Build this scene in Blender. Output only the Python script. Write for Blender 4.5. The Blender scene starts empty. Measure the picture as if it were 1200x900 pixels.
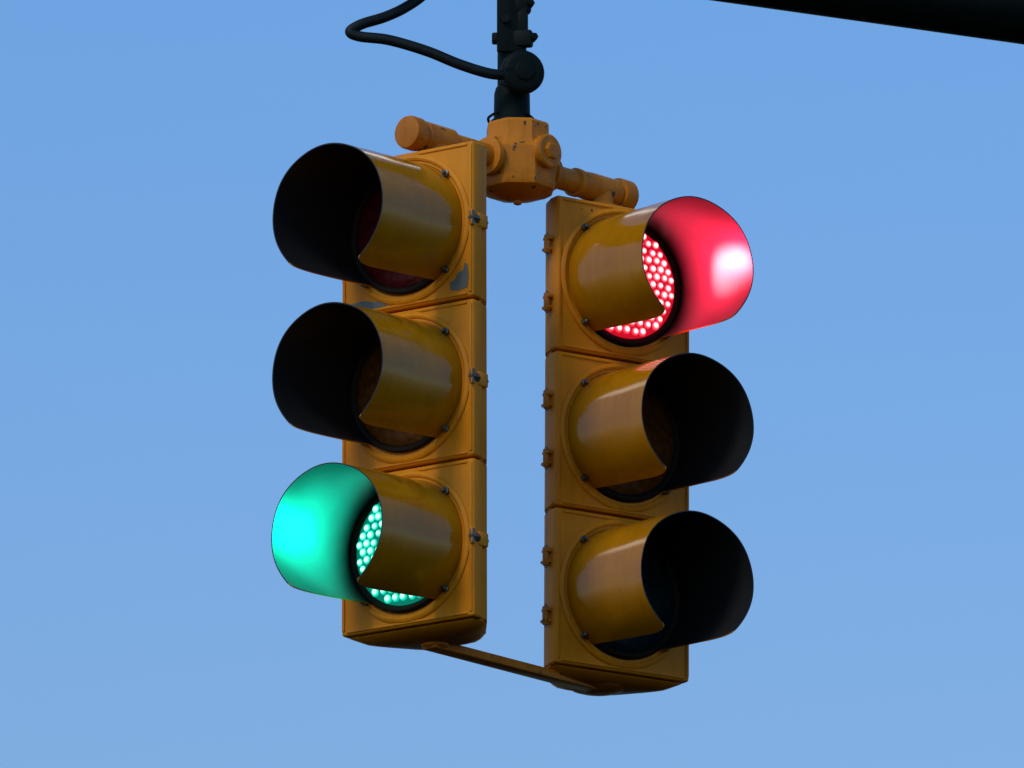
import bpy, bmesh, math, random
from mathutils import Vector, Matrix
random.seed(4)
scene = bpy.context.scene
COL = scene.collection
H = 7.1
R = math.radians

# ------------------------------------------------------------------ materials
def new_mat(name):
    m = bpy.data.materials.new(name); m.use_nodes = True
    nt = m.node_tree
    return m, nt, nt.nodes["Principled BSDF"]

def paint(name, c_main, c_dark, rough, rough2, chips=0.0, bump=0.15, spec=0.5):
    m, nt, b = new_mat(name)
    N, L = nt.nodes, nt.links
    b.inputs["Specular IOR Level"].default_value = spec
    geo = N.new("ShaderNodeNewGeometry")
    n1 = N.new("ShaderNodeTexNoise"); n1.inputs["Scale"].default_value = 7; n1.inputs["Detail"].default_value = 6
    n1.inputs["Roughness"].default_value = 0.65
    L.new(geo.outputs["Position"], n1.inputs["Vector"])
    mp = N.new("ShaderNodeMapping"); mp.inputs["Scale"].default_value = (60, 60, 6)
    L.new(geo.outputs["Position"], mp.inputs["Vector"])
    n2 = N.new("ShaderNodeTexNoise"); n2.inputs["Scale"].default_value = 1; n2.inputs["Detail"].default_value = 4
    L.new(mp.outputs[0], n2.inputs["Vector"])
    add = N.new("ShaderNodeMath"); add.operation = 'ADD'
    L.new(n1.outputs["Fac"], add.inputs[0])
    mul = N.new("ShaderNodeMath"); mul.operation = 'MULTIPLY'; mul.inputs[1].default_value = 0.5
    L.new(n2.outputs["Fac"], mul.inputs[0]); L.new(mul.outputs[0], add.inputs[1])
    ramp = N.new("ShaderNodeValToRGB")
    ramp.color_ramp.elements[0].position = 0.50; ramp.color_ramp.elements[0].color = (*c_dark, 1)
    ramp.color_ramp.elements[1].position = 0.86; ramp.color_ramp.elements[1].color = (*c_main, 1)
    L.new(add.outputs[0], ramp.inputs[0])
    col = ramp.outputs[0]
    if chips > 0:
        n3 = N.new("ShaderNodeTexNoise"); n3.inputs["Scale"].default_value = 45; n3.inputs["Detail"].default_value = 3
        L.new(geo.outputs["Position"], n3.inputs["Vector"])
        r3 = N.new("ShaderNodeValToRGB")
        r3.color_ramp.elements[0].position = chips; r3.color_ramp.elements[0].color = (0,0,0,1)
        r3.color_ramp.elements[1].position = chips+0.03; r3.color_ramp.elements[1].color = (1,1,1,1)
        L.new(n3.outputs["Fac"], r3.inputs[0])
        mx = N.new("ShaderNodeMix"); mx.data_type = 'RGBA'
        L.new(r3.outputs[0], mx.inputs["Factor"]); L.new(col, mx.inputs["A"])
        mx.inputs["B"].default_value = (0.07, 0.045, 0.025, 1)
        col = mx.outputs["Result"]
    L.new(col, b.inputs["Base Color"])
    mr = N.new("ShaderNodeMapRange"); mr.inputs["To Min"].default_value = rough; mr.inputs["To Max"].default_value = rough2
    mr.inputs["From Min"].default_value = 0.3; mr.inputs["From Max"].default_value = 0.7
    L.new(n1.outputs["Fac"], mr.inputs["Value"]); L.new(mr.outputs[0], b.inputs["Roughness"])
    bp = N.new("ShaderNodeBump"); bp.inputs["Strength"].default_value = bump; bp.inputs["Distance"].default_value = 0.002
    n4 = N.new("ShaderNodeTexNoise"); n4.inputs["Scale"].default_value = 90; n4.inputs["Detail"].default_value = 2
    L.new(geo.outputs["Position"], n4.inputs["Vector"]); L.new(n4.outputs["Fac"], bp.inputs["Height"])
    L.new(bp.outputs[0], b.inputs["Normal"])
    return m

M_PAINT = paint("yellow_paint", (0.67, 0.230, 0.003), (0.52, 0.170, 0.003), 0.45, 0.58, chips=0.74, bump=0.08, spec=0.2)
M_VISOR = paint("visor_paint", (0.45, 0.178, 0.002), (0.36, 0.138, 0.002), 0.10, 0.15, bump=0.02, spec=0.26)
M_CAST = paint("cast_bracket_paint", (0.55, 0.178, 0.003), (0.32, 0.094, 0.003), 0.40, 0.55, chips=0.66, bump=0.4, spec=0.25)
M_BLACK = paint("visor_black", (0.015, 0.015, 0.016), (0.012, 0.012, 0.013), 0.44, 0.50, bump=0.03, spec=0.32)
M_GASK = paint("gasket_rubber", (0.016, 0.011, 0.007), (0.010, 0.008, 0.006), 0.5, 0.6, bump=0.03, spec=0.12)
M_POLE = paint("dark_green_paint", (0.004, 0.010, 0.009), (0.002, 0.005, 0.005), 0.5, 0.65, spec=0.09)
M_RUB = paint("cable_rubber", (0.006, 0.011, 0.013), (0.003, 0.006, 0.007), 0.45, 0.6, spec=0.18)
M_STEEL = paint("dull_steel", (0.16, 0.15, 0.13), (0.04, 0.037, 0.034), 0.3, 0.5)
M_STEEL.node_tree.nodes["Principled BSDF"].inputs["Metallic"].default_value = 0.8
M_CHIP = paint("bare_primer", (0.11, 0.13, 0.12), (0.07, 0.085, 0.08), 0.5, 0.7)

def lens_off(name, c):
    m, nt, b = new_mat(name)
    N, L = nt.nodes, nt.links
    b.inputs["Specular IOR Level"].default_value = 0.3
    tc = N.new("ShaderNodeTexCoord")
    v = N.new("ShaderNodeTexVoronoi"); v.inputs["Scale"].default_value = 60
    L.new(tc.outputs["Object"], v.inputs["Vector"])
    rp = N.new("ShaderNodeValToRGB")
    rp.color_ramp.elements[0].color = (*c, 1); rp.color_ramp.elements[1].color = (c[0]*.4, c[1]*.4, c[2]*.4, 1)
    L.new(v.outputs["Distance"], rp.inputs[0]); L.new(rp.outputs[0], b.inputs["Base Color"])
    b.inputs["Roughness"].default_value = 0.25
    bp = N.new("ShaderNodeBump"); bp.inputs["Strength"].default_value = 0.3; bp.inputs["Distance"].default_value = 0.003
    L.new(v.outputs["Distance"], bp.inputs["Height"]); L.new(bp.outputs[0], b.inputs["Normal"])
    return m
L_OFF = {"red": lens_off("unlit_red_lens", (0.12, 0.009, 0.014)),
         "amber": lens_off("unlit_amber_lens", (0.17, 0.055, 0.008)),
         "green": lens_off("unlit_green_lens", (0.004, 0.030, 0.040))}

def emis(name, c, s, base=(0.02,0.02,0.02)):
    m, nt, b = new_mat(name)
    N, L = nt.nodes, nt.links
    b.inputs["Base Color"].default_value = (*base, 1); b.inputs["Roughness"].default_value = 0.4
    b.inputs["Specular IOR Level"].default_value = 0.1
    tc = N.new("ShaderNodeTexCoord")
    n = N.new("ShaderNodeTexNoise"); n.inputs["Scale"].default_value = 30
    L.new(tc.outputs["Object"], n.inputs["Vector"])
    mr = N.new("ShaderNodeMapRange"); mr.inputs["To Min"].default_value = s*0.7; mr.inputs["To Max"].default_value = s*1.3
    L.new(n.outputs["Fac"], mr.inputs["Value"]); L.new(mr.outputs[0], b.inputs["Emission Strength"])
    b.inputs["Emission Color"].default_value = (*c, 1)
    return m
GLOW = {"red": emis("red_lens_glow", (1.0, 0.006, 0.030), 0.60),
        "green": emis("green_lens_glow", (0.0, 0.75, 0.50), 0.26)}
RIM = {"red": emis("red_led_halo", (1.0, 0.03, 0.06), 1.4),
       "green": emis("green_led_halo", (0.0, 0.80, 0.52), 0.9)}
MIDD = {"red": emis("red_led_body", (1.0, 0.20, 0.25), 1.6),
        "green": emis("green_led_body", (0.12, 0.95, 0.70), 1.1)}
DOT = {"red": emis("red_led_core", (1.0, 0.62, 0.64), 1.8),
       "green": emis("green_led_core", (0.50, 1.0, 0.85), 1.5)}

# ------------------------------------------------------------------ mesh helpers
def finish(bm, name, mats, sharp=35):
    bmesh.ops.recalc_face_normals(bm, faces=bm.faces[:])
    for f in bm.faces: f.smooth = True
    for e in bm.edges:
        if len(e.link_faces) == 2:
            e.smooth = e.calc_face_angle(0) < R(sharp)
    me = bpy.data.meshes.new(name); bm.to_mesh(me); bm.free()
    for m in mats: me.materials.append(m)
    return me

def obj(name, data, parent=None, loc=(0,0,0), rot=None, label=None):
    o = bpy.data.objects.new(name, data); COL.objects.link(o)
    o.parent = parent; o.location = loc
    if rot is not None: o.rotation_euler = rot
    if label: o["label"] = label
    return o

def lathe(bm, prof, axis_o, axis_d, segs=48, mat=0, cap=True, phase=0.0, mats=None):
    d = Vector(axis_d).normalized(); o = Vector(axis_o)
    up = Vector((0,0,1)) if abs(d.z) < 0.9 else Vector((1,0,0))
    u = d.cross(up).normalized(); v = d.cross(u).normalized()
    rings = []
    for r, t in prof:
        rings.append([bm.verts.new(o + d*t + (u*math.cos(a)+v*math.sin(a))*max(r,1e-5))
                      for a in [phase + 2*math.pi*i/segs for i in range(segs)]])
    for j,(a, b) in enumerate(zip(rings, rings[1:])):
        for i in range(segs):
            f = bm.faces.new((a[i], a[(i+1)%segs], b[(i+1)%segs], b[i])); f.material_index = mats[j] if mats else mat
    if cap:
        for rg in (rings[0], rings[-1]):
            f = bm.faces.new(rg); f.material_index = mat

def box(bm, c, s, bev=0.0, mat=0, rotz=0.0, segs=2):
    r = bmesh.ops.create_cube(bm, size=1.0)
    vs = r["verts"]
    bmesh.ops.scale(bm, vec=s, verts=vs)
    if rotz: bmesh.ops.rotate(bm, cent=(0,0,0), matrix=Matrix.Rotation(rotz,3,'Z'), verts=vs)
    bmesh.ops.translate(bm, vec=c, verts=vs)
    es = list({e for v in vs for e in v.link_edges})
    fs = {f for v in vs for f in v.link_faces}
    for f in fs: f.material_index = mat
    if bev > 0:
        bmesh.ops.bevel(bm, geom=es, offset=bev, segments=segs, affect='EDGES', profile=0.5)

def prism(bm, poly, z0, z1, bev=0.0, mat=0):
    a = [bm.verts.new((x,y,z0)) for x,y in poly]; b = [bm.verts.new((x,y,z1)) for x,y in poly]
    n = len(poly); fs=[bm.faces.new(a), bm.faces.new(b)]
    for i in range(n): fs.append(bm.faces.new((a[i],a[(i+1)%n],b[(i+1)%n],b[i])))
    for f in fs: f.material_index = mat
    if bev>0:
        es = list({e for f in fs[:2] for e in f.edges})
        bmesh.ops.bevel(bm, geom=es, offset=bev, segments=2, affect='EDGES')

def tube(bm, pts, r, segs=14, sub=10):
    P = [Vector(p) for p in pts]; Q = []
    for i in range(len(P)-1):
        p0 = P[max(i-1,0)]; p1=P[i]; p2=P[i+1]; p3=P[min(i+2,len(P)-1)]
        for k in range(sub):
            t=k/sub
            Q.append(0.5*((2*p1)+(p2-p0)*t+(2*p0-5*p1+4*p2-p3)*t*t+(3*p1-p0-3*p2+p3)*t**3))
    Q.append(P[-1])
    rings=[]; u=None
    for i,q in enumerate(Q):
        d=(Q[min(i+1,len(Q)-1)]-Q[max(i-1,0)]).normalized()
        if u is None: u=d.orthogonal().normalized()
        u=(u-d*u.dot(d)).normalized(); v=d.cross(u)
        rings.append([bm.verts.new(q+(u*math.cos(2*math.pi*k/segs)+v*math.sin(2*math.pi*k/segs))*r) for k in range(segs)])
    for a,b in zip(rings,rings[1:]):
        for i in range(segs): bm.faces.new((a[i],a[(i+1)%segs],b[(i+1)%segs],b[i]))
    bm.faces.new(rings[0]); bm.faces.new(rings[-1])

# ------------------------------------------------------------------ signal section meshes (local: front = -y)
W, PITCH, YF = 0.337, 0.3415, -0.100
hh = PITCH/2
hw = 0.161
HPOLY = [(-hw,-0.066),(hw,-0.066),(hw,-0.048),(0.152,-0.028),(0.098,0.045),(0.070,0.072),(-0.070,0.072),(-0.098,0.045),(-0.152,-0.028),(-hw,-0.048)]
bm = bmesh.new()                       # housing
prism(bm, HPOLY, -hh+0.0015, hh-0.0015, bev=0.004)
me_housing = finish(bm, "housing", [M_PAINT])

bm = bmesh.new()                       # shallow base pan closing the lowest section
levels=[(0.985,-0.0005),(0.965,-0.003),(0.86,-0.010),(0.66,-0.016),(0.38,-0.0185)]
rings=[]
for sc,z in levels:
    rings.append([bm.verts.new((x*sc,(y+0.01)*sc-0.01,z)) for x,y in [( -0.160,-0.088),(0.160,-0.088)]+HPOLY[2:]])
for a,b in zip(rings,rings[1:]):
    k=len(a)
    for i in range(k): bm.faces.new((a[i],a[(i+1)%k],b[(i+1)%k],b[i]))
bm.faces.new(rings[0]); bm.faces.new(rings[-1])
me_pan = finish(bm, "base_pan", [M_PAINT], 60)

bm = bmesh.new()                       # door
box(bm, (0, YF+0.018, 0), (W, 0.036, PITCH-0.005), bev=0.006, segs=3)
for sx in (-1,1):
    box(bm, (sx*(W/2-0.0065), YF-0.0002, 0), (0.007, 0.005, PITCH-0.024), bev=0.0015)
for sz in (-1,1):
    box(bm, (0, YF-0.0004, sz*(PITCH/2-0.010)), (W-0.03, 0.005, 0.005), bev=0.0015)
lathe(bm, [(0.161,0.0),(0.161,0.003),(0.158,0.006),(0.153,0.007),(0.149,0.005),(0.148,0.002),(0.1425,0.002),(0.1425,0.0)], (0,YF,0), (0,-1,0), 72)
me_door = finish(bm, "door", [M_PAINT])

bm = bmesh.new()                       # gasket
lathe(bm, [(0.1388,0.0),(0.1388,0.009),(0.136,0.012),(0.131,0.012),(0.128,0.010),(0.1245,0.006)], (0,YF,0), (0,-1,0), 64, cap=False)
me_gasket = finish(bm, "gasket", [M_GASK])

bm = bmesh.new()                       # lens
lathe(bm, [(0.126, 0.004)]+[(0.126*math.cos(a), 0.004+0.016*math.sin(a)) for a in [R(15*i) for i in range(1,6)]]+[(0.0,0.0201)], (0,YF,0), (0,-1,0), 64, cap=False)
me_lens_base = finish(bm, "lens", [M_BLACK])
def lens_mesh(mat):
    me = me_lens_base.copy(); me.materials.clear(); me.materials.append(mat); return me
LM_OFF = {k: lens_mesh(v) for k,v in L_OFF.items()}
LM_ON = {k: lens_mesh(v) for k,v in GLOW.items()}

dots = []
p = 0.0204
rd = random.Random(11)
for j in range(-9,10):
    for i in range(-9,10):
        x = (i + 0.5*(j%2))*p; z = j*p*0.866
        if math.hypot(x,z) < 0.115: dots.append((x+rd.uniform(-.0016,.0016),z+rd.uniform(-.0016,.0016),rd.uniform(.86,1.08)))
def dot_mesh(colr):
    bm = bmesh.new()
    for x,z,s in dots:
        rr = math.hypot(x,z); t = 0.004+0.016*math.sqrt(max(0,1-(rr/0.126)**2))
        lathe(bm, [(0.0102*s,-0.001),(0.0090*s,0.0012),(0.0074*s,0.0024),(0.0054*s,0.0038),(0.0030*s,0.0047),(0.0,0.0050)], (x,YF-t,z), (0,-1,0), 14, cap=False, mats=[2,2,1,0,0])
    return finish(bm, "led_array", [DOT[colr], MIDD[colr], RIM[colr]], 80)
DM = {k: dot_mesh(k) for k in DOT}

def visor_mesh(off, RO=0.1415, LEN=0.283, TH=0.0026, DROOP=0.066):
    bm = bmesh.new()
    NA, NL = 72, 30
    y0 = YF-0.001
    def ring(rad, t):
        g = 35 - 5*t
        if t > 0.72: g += 10*(1-math.sqrt(max(0,1-((t-0.72)/0.28)**2)))
        a0, a1 = R(-90+g+off), R(270-g+off)
        yy = y0 - LEN*t
        out=[]
        for k in range(NA+1):
            a = a0+(a1-a0)*k/NA
            fl = (0.0010*math.sin(3*a+0.6)+0.0005*math.sin(7*a+9*t))*t
            out.append(bm.verts.new(((rad+fl)*math.cos(a), yy, (rad+fl)*math.sin(a) - DROOP*LEN*t)))
        return out
    ts = [1-(1-i/NL)**1.5 for i in range(NL+1)]
    O = [ring(RO,t) for t in ts]; I = [ring(RO-TH,t) for t in ts]
    for j in range(NL):
        for k in range(NA):
            bm.faces.new((O[j][k],O[j][k+1],O[j+1][k+1],O[j+1][k])).material_index = 0
            bm.faces.new((I[j][k],I[j+1][k],I[j+1][k+1],I[j][k+1])).material_index = 1
        for k in (0,NA):
            bm.faces.new((O[j][k],O[j+1][k],I[j+1][k],I[j][k])).material_index = 0
    for k in range(NA):
        bm.faces.new((O[NL][k],O[NL][k+1],I[NL][k+1],I[NL][k])).material_index = 1
        bm.faces.new((O[0][k],I[0][k],I[0][k+1],O[0][k+1])).material_index = 0
    return finish(bm, "visor", [M_VISOR, M_BLACK], 50)

bm = bmesh.new()                       # visor fixing screw
lathe(bm, [(0.0075,0),(0.0075,0.004),(0.0045,0.005),(0.0045,0.012),(0.003,0.014)], (0,0,0), (0,-1,0), 10)
me_screw = finish(bm, "screw", [M_STEEL])

bm = bmesh.new()                       # latch
box(bm, (0.000, 0.016, 0), (0.014, 0.034, 0.030), bev=0.003)
lathe(bm, [(0.0045,-0.036),(0.0045,0.026)], (0.001,0,0), (0,-1,0), 10, mat=1)
lathe(bm, [(0.010,0.0),(0.010,0.010),(0.006,0.018)], (0.001,0.000,0), (0,-1,0), 6, mat=1)
box(bm, (0.002,-0.018,0.010), (0.007,0.014,0.016), bev=0.002, mat=1)
box(bm, (0.002,-0.018,-0.008), (0.007,0.014,0.014), bev=0.002, mat=1)
me_latch = finish(bm, "latch", [M_PAINT, M_STEEL])

bm = bmesh.new()                       # hinge
lathe(bm, [(0.0058,-0.020),(0.0072,-0.018),(0.0072,0.018),(0.0058,0.020)], (-0.010,0.014,0), (0,0,1), 14)
box(bm, (-0.003,0.014,0.012), (0.022,0.024,0.007), bev=0.002)
box(bm, (-0.003,0.018,-0.011), (0.022,0.024,0.007), bev=0.002)
lathe(bm, [(0.0035,-0.024),(0.0035,0.024)], (-0.010,0.014,0), (0,0,1), 8, mat=1)
me_hinge = finish(bm, "hinge", [M_CAST, M_STEEL])

def chip_mesh(pts):
    bm = bmesh.new()
    bm.faces.new([bm.verts.new((x,-0.0008,z)) for x,z in pts])
    return finish(bm,"paint_chip",[M_CHIP])

LIGHTC = {"red": (1.0, 0.015, 0.062), "green": (0.002, 1.0, 0.60)}
BEAMC = {"red": (1.0, 0.40, 0.45), "green": (0.03, 1.0, 0.80)}
LAMP_E = {"red": 12.0, "green": 7.0}
BEAM_E = {"red": 22.0, "green": 2.2}
def build_signal(name, mount, ang, tilt, lit, label, off):
    root = bpy.data.objects.new(name, None); COL.objects.link(root)
    root.empty_display_size = 0.1
    root.location = mount
    root.rotation_euler = (0, tilt, ang)
    root["label"] = label; root["category"] = "traffic light"
    root["group"] = "signal heads on the shared bracket"
    me_visor = visor_mesh(off)
    far = 1 if off > 0 else -1
    for k, colr in enumerate(("green","amber","red")):
        zc = hh + k*PITCH
        sec = obj("signal_section", me_housing, root, (0,0,zc))
        obj("door", me_door, sec)
        obj("gasket", me_gasket, sec)
        obj("visor", me_visor, sec, (0,0,0), (0, R((1.0,-1.0,0.5)[k]), 0))
        on = lit == colr
        obj("lens", LM_ON[colr] if on else LM_OFF[colr], sec,
                 label=("glowing %s light emitting diode lens" % colr) if on else ("dark unlit %s lens" % colr))
        if on:
            obj("led_array", DM[colr], sec, label="bright %s diode dots" % colr)
            for (lx,lz) in [(-0.02,0.02),(-0.03,-0.045),(-0.070,-0.01),(-0.05,0.06)]:
                ld = bpy.data.lights.new("diode_light", 'SPOT'); ld.color = LIGHTC[colr]
                ld.energy = LAMP_E[colr]; ld.shadow_soft_size = 0.006
                ld.spot_size = R(114); ld.spot_blend = 0.9
                src = Vector((lx*far, YF-0.028, lz)); tgt = Vector((0.139*far, YF-0.25, 0.025))
                o = obj("diode_light", ld, sec, src)
                o.rotation_euler = (tgt-src).to_track_quat('-Z','Y').to_euler()
            ld = bpy.data.lights.new("diode_light", 'SPOT'); ld.color = BEAMC[colr]
            ld.energy = BEAM_E[colr]; ld.shadow_soft_size = 0.006
            ld.spot_size = R(34); ld.spot_blend = 1.0
            src = Vector((-0.03*far, YF-0.030, 0.0)); tgt = Vector((0.139*far, YF-0.195, 0.0))
            o = obj("diode_light", ld, sec, src)
            o.rotation_euler = (tgt-src).to_track_quat('-Z','Y').to_euler()
        for sx in (-1,1):
            for sz in (-1,1):
                obj("screw", me_screw, sec, (sx*0.1045, YF-0.0065, sz*0.1045))
        obj("latch", me_latch, sec, (W/2-0.004, YF+0.018, 0.0))
        for sz in (-1,1):
            obj("hinge", me_hinge, sec, (-W/2+0.001, YF+0.012, sz*0.064))
        if k==0: obj("base_pan", me_pan, sec, (0,0,-hh+0.001))
        if lit=="green" and k==2:
            obj("paint_chip", chip_mesh([(-.024,-.020),(-.005,-.024),(.018,-.020),(.022,.006),(.019,.030),(.012,.034),(.008,.018),(-.006,.014),(-.012,.002),(-.026,-.004)]), sec, (0.136, YF-0.0005, -0.128), label="patch of bare grey metal in the paint")
            obj("paint_chip", chip_mesh([(-.045,-.009),(.0,-.012),(.05,-.008),(.044,.004),(.015,.003),(-.01,.010),(-.04,.008)]), sec, (-0.10, YF-0.0005, -0.147), label="patch of bare grey metal in the paint")
    return root
ZT = 0.430                      # top of heads
ZB = ZT-3*PITCH
PL = Vector((-0.160,-0.204,0)); PR = Vector((0.184,0.197,0))
build_signal("traffic_signal", (PL.x, PL.y, H+ZB), R(-35.0), R(-0.15), "green",
             "yellow three-lamp traffic signal showing green, hanging from the bracket", -3)
build_signal("traffic_signal", (PR.x-0.004, PR.y, H+ZB-0.006), R(32.5), R(0.35), "red",
             "yellow three-lamp traffic signal showing red, hanging from the bracket", 3)

# ------------------------------------------------------------------ bracket
C = Vector((0.012,0.0,H+0.480))
A = Vector((0.669,0.743,0)).normalized(); B = Vector((0.743,-0.669,0)).normalized()
br = bpy.data.objects.new("mounting_bracket", None); COL.objects.link(br); br.location = C
br["label"]="yellow cast cross-arm bracket holding two signal heads"; br["category"]="bracket"
bm = bmesh.new()
lathe(bm, [(0.042,0.090),(0.066,0.088),(0.070,0.082),(0.070,0.044),(0.074,0.036),(0.083,0.024),(0.085,-0.046),(0.080,-0.058),(0.064,-0.067),(0.034,-0.075),(0.010,-0.079),(0.009,-0.086),(0.004,-0.088)], (0,0,0), (0,0,1), 8, phase=R(26))
es=[e for e in bm.edges if len(e.link_faces)==2 and e.calc_face_angle(0)>R(22)]
bmesh.ops.bevel(bm, geom=es, offset=0.0035, segments=2, affect='EDGES')
for d in (A,-A): lathe(bm, [(0.036,0.05),(0.036,0.086),(0.041,0.088),(0.041,0.100),(0.034,0.102)], (0,0,0), d, 28)
for d in (B,-B):
    lathe(bm, [(0.034,0.04),(0.034,0.084),(0.037,0.086),(0.037,0.092),(0.033,0.095)], (0,0,0.014), d, 32)
    lathe(bm, [(0.020,0.092),(0.019,0.100),(0.015,0.102)], (0,0,0.014), d, 6)
for a in range(4):
    q = Vector((math.cos(R(45+90*a)),math.sin(R(45+90*a)),0))*0.070
    lathe(bm, [(0.008,0.02),(0.008,0.046),(0.005,0.05)], q, (0,0,1), 6)
obj("hub", finish(bm,"hub",[M_CAST],28), br)
tL = (PL.xy - C.xy).dot(A.xy); tR = (PR.xy - C.xy).dot(A.xy)
bm = bmesh.new()   # left arm
t = -tL
lathe(bm, [(0.026,0.085),(0.026,t-0.05),(0.033,t-0.048),(0.033,t+0.036),(0.030,t+0.040),(0.030,t+0.046),(0.035,t+0.048),(0.036,t+0.052),(0.036,t+0.076),(0.034,t+0.082),(0.028,t+0.084)], (0,0,0), -A, 32)
lathe(bm, [(0.030,-0.044),(0.030,0.0)], -A*t, (0,0,1), 28)
obj("arm", finish(bm,"arm",[M_CAST],30), br)
bm = bmesh.new()   # right arm
t = tR
lathe(bm, [(0.025,0.085),(0.025,t-0.085),(0.031,t-0.083),(0.031,t-0.070),(0.028,t-0.068),(0.031,t-0.035),(0.031,t+0.045),(0.028,t+0.050),(0.036,t+0.052),(0.037,t+0.056),(0.037,t+0.086),(0.033,t+0.091),(0.026,t+0.092)], (0,0,0), A, 32)
lathe(bm, [(0.030,-0.052),(0.030,0.0)], A*t, (0,0,1), 28)
obj("arm", finish(bm,"arm",[M_CAST],30), br)
for P_ in (PL,PR):
    bm = bmesh.new()
    lathe(bm, [(0.058,-0.006),(0.058,0.006),(0.036,0.009),(0.034,0.016)], (0,0,0), (0,0,1), 32)
    obj("flange", finish(bm,"flange",[M_CAST],30), br, Vector((P_.x,P_.y,H+ZT+0.0005))-C)

# lower tie bar
tb = bpy.data.objects.new("tie_bar", None); COL.objects.link(tb); tb.location=(0,0,H+ZB-0.017)
tb["label"]="yellow steel tie bar joining the bottoms of both signals"; tb["category"]="bracket"
bm = bmesh.new()
dv = (PR-PL); ln = dv.length; mid=(PL+PR)/2; ang=math.atan2(dv.y,dv.x)
box(bm, (mid.x,mid.y,-0.003), (ln+0.04,0.040,0.019), bev=0.004, rotz=ang)
obj("bar", finish(bm,"bar",[M_CAST],30), tb)
for P_,rr in ((PL,0.030),(PR,0.060)):
    bm = bmesh.new()
    lathe(bm, [(rr,0.004),(rr-.002,-0.005),(rr*.7,-0.010),(rr*.3,-0.0145)], (0,0,0), (0,0,1), 36)
    obj("flange", finish(bm,"flange",[M_CAST],40), tb, (P_.x,P_.y,0.0))

# ------------------------------------------------------------------ hanger pipe
hp = bpy.data.objects.new("hanger_pipe", None); COL.objects.link(hp); hp.location=(0,0,H+0.566)
hp["label"]="dark green vertical pipe hanging from the mast arm"; hp["category"]="pipe"
bm = bmesh.new()
lathe(bm, [(0.046,0.004),(0.046,0.010),(0.039,0.014),(0.038,0.070),(0.035,0.082),(0.031,0.088),(0.031,0.380)], (0,0,0), (0,0,1), 36)
obj("pipe", finish(bm,"pipe",[M_POLE],30), hp)
bm = bmesh.new()   # irregular strap clamp with bolts
box(bm, (-0.006,-0.030,0.262), (0.052,0.014,0.215), bev=0.003, rotz=R(8))
box(bm, (0.020,-0.026,0.185), (0.048,0.026,0.036), bev=0.005, rotz=R(-12))
box(bm, (-0.030,-0.020,0.188), (0.026,0.026,0.022), bev=0.004)
box(bm, (0.020,-0.024,0.226), (0.028,0.022,0.060), bev=0.005, rotz=R(-4))
box(bm, (0.022,-0.022,0.258), (0.036,0.026,0.030), bev=0.005, rotz=R(10))
box(bm, (0.018,-0.024,0.310), (0.034,0.020,0.060), bev=0.004, rotz=R(-6))
lathe(bm, [(0.009,-0.020),(0.009,0.024),(0.006,0.028)], (0.041,-0.018,0.187), (0.3,-1,0), 6)
lathe(bm, [(0.009,-0.020),(0.009,0.016),(0.006,0.020)], (0.036,-0.020,0.262), (0.3,-1,0.1), 6)
lathe(bm, [(0.010,0.0),(0.010,0.012)], (-0.014,-0.036,0.225), (0,-1,0), 6)
obj("clamp", finish(bm,"clamp",[M_POLE],30), hp)
for pts in ([(0.030,-0.03,0.02),(0.046,-0.01,0.012),(0.050,0.01,0.004),(0.036,0.03,0.0)],
            [(-0.030,-0.035,0.022),(-0.050,-0.015,0.014),(-0.046,0.01,0.006)]):
    bm = bmesh.new(); tube(bm, pts, 0.003, 8)
    obj("tie_wire", finish(bm,"tie_wire",[M_POLE],30), hp)
bm = bmesh.new()
g = Vector((0.30,-0.95,-0.05)).normalized(); go = Vector((0.006,-0.010,0.104))
lathe(bm, [(0.038,0.0),(0.038,0.036),(0.045,0.042),(0.047,0.048),(0.047,0.060),(0.043,0.066),(0.036,0.069),(0.022,0.070),(0.019,0.074),(0.006,0.076)], go, g, 36)
lathe(bm, [(0.016,0.0),(0.019,0.004),(0.019,0.038),(0.014,0.044)], go+g*0.050, Vector((-0.9,-0.35,0.12)), 20)
obj("cable_gland", finish(bm,"cable_gland",[M_POLE],40), hp)

# cable
bm = bmesh.new()
ends = [(0.0,-0.062,0.662),(-0.045,-0.082,0.658),(-0.110,-0.090,0.676),(-0.180,-0.095,0.704),(-0.260,-0.10,0.727),(-0.322,-0.10,0.735),
        (-0.343,-0.10,0.746),(-0.318,-0.095,0.764),(-0.270,-0.08,0.784),(-0.225,-0.06,0.812),(-0.185,-0.04,0.850),(-0.16,-0.01,0.91),(-0.15,0.0,0.975)]
tube(bm, ends, 0.0115)
cb = obj("electrical_cable", finish(bm,"cable",[M_RUB]), None, (0,0,H))
cb["label"]="black electrical cable looping from mast arm to pipe"; cb["category"]="cable"

# ------------------------------------------------------------------ mast arm
D = Vector((0.903,0.430,0)).normalized()
ma = bpy.data.objects.new("mast_arm", None); COL.objects.link(ma); ma.location=(0,0,H+0.987)
ma["label"]="dark round steel mast arm carrying the hanging signals"; ma["category"]="street pole"
bm = bmesh.new()
lathe(bm, [(0.074,-0.36),(0.078,-0.355),(0.078,-0.33),(0.075,-0.325),(0.080,1.2),(0.098,5.0)], (0,0,0), D, 48)
obj("tube", finish(bm,"tube",[M_POLE],30), ma)
bm = bmesh.new()
lathe(bm, [(0.083,-0.05),(0.088,-0.047),(0.088,0.047),(0.083,0.05)], (0,0,0), D, 40)
lathe(bm, [(0.046,-0.115),(0.046,-0.07)], (0,0,0), (0,0,1), 28)
obj("clamp", finish(bm,"clamp",[M_POLE],30), ma)

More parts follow.
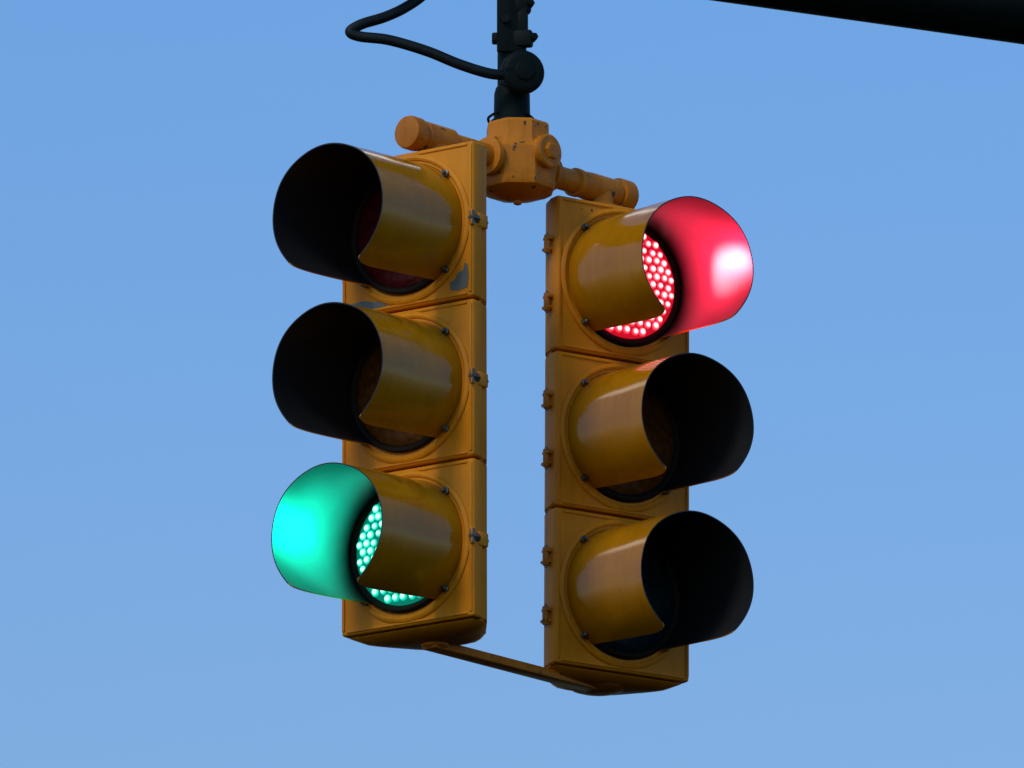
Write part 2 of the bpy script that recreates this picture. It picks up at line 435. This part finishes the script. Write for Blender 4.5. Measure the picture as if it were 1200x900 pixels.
# ------------------------------------------------------------------ camera
EL = R(14.5); DIST = 22.0
cd = bpy.data.cameras.new("Camera"); cam = bpy.data.objects.new("Camera", cd); COL.objects.link(cam)
cam.location = (0, -DIST*math.cos(EL), H-DIST*math.sin(EL))
cam.rotation_euler = (R(90)+EL, 0, 0)
cd.lens = 36*DIST*555/1200; cd.clip_end = 2000
scene.camera = cam

# ------------------------------------------------------------------ light
SEL, SAZ = R(42), R(215)
sdir = Vector((math.sin(SAZ)*math.cos(SEL), math.cos(SAZ)*math.cos(SEL), math.sin(SEL)))
sl = bpy.data.lights.new("Sun",'SUN'); sl.energy=1.3; sl.angle=R(14); sl.color=(1.0,0.88,0.72)
so = bpy.data.objects.new("Sun", sl); COL.objects.link(so)
so.rotation_euler = sdir.to_track_quat('Z','Y').to_euler()
w = bpy.data.worlds.new("World"); scene.world = w; w.use_nodes=True
nt=w.node_tree; N=nt.nodes; L=nt.links; bg=N["Background"]
sk=N.new("ShaderNodeTexSky"); sk.sky_type='NISHITA'; sk.sun_disc=False
sk.sun_elevation=SEL; sk.sun_rotation=SAZ; sk.air_density=1.0; sk.dust_density=0.6; sk.ozone_density=1.5
tc=N.new("ShaderNodeTexCoord"); sep=N.new("ShaderNodeSeparateXYZ"); L.new(tc.outputs["Generated"], sep.inputs[0])
zr=N.new("ShaderNodeMapRange"); zr.inputs["From Min"].default_value=0.20; zr.inputs["From Max"].default_value=0.31
L.new(sep.outputs["Z"], zr.inputs["Value"])
tm=N.new("ShaderNodeMix"); tm.data_type='RGBA'; L.new(zr.outputs[0], tm.inputs["Factor"])
tm.inputs["A"].default_value=(0.87,1.05,1.25,1); tm.inputs["B"].default_value=(0.80,1.25,1.66,1)
tint=N.new("ShaderNodeMix"); tint.data_type='RGBA'; tint.blend_type='MULTIPLY'; tint.inputs["Factor"].default_value=1
L.new(sk.outputs[0], tint.inputs["A"]); L.new(tm.outputs["Result"], tint.inputs["B"])
# bright sky band added out of view to give the visors highlight streaks, above 30 degrees
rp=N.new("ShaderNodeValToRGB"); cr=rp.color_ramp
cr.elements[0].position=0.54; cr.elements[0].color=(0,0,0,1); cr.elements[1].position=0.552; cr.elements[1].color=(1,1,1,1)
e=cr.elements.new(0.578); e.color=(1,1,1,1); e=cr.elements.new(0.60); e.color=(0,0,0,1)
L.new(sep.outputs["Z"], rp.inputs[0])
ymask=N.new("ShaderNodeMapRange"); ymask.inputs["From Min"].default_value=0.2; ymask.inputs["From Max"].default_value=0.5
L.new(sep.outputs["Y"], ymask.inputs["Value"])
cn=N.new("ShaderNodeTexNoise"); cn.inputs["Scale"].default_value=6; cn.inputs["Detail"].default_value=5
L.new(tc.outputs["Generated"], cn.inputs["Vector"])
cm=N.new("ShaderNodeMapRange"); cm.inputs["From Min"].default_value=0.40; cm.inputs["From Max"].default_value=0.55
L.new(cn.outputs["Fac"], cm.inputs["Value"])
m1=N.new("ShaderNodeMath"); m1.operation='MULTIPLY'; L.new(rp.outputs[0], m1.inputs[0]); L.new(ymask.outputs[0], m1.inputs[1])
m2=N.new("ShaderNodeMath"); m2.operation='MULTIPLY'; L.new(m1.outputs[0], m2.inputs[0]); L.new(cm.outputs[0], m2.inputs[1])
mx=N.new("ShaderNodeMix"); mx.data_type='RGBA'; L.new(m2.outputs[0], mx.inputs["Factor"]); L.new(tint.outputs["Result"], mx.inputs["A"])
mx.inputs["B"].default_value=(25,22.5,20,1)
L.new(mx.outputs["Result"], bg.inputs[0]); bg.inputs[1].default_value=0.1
scene.view_settings.view_transform='Standard'; scene.view_settings.look='None'; scene.view_settings.exposure=0
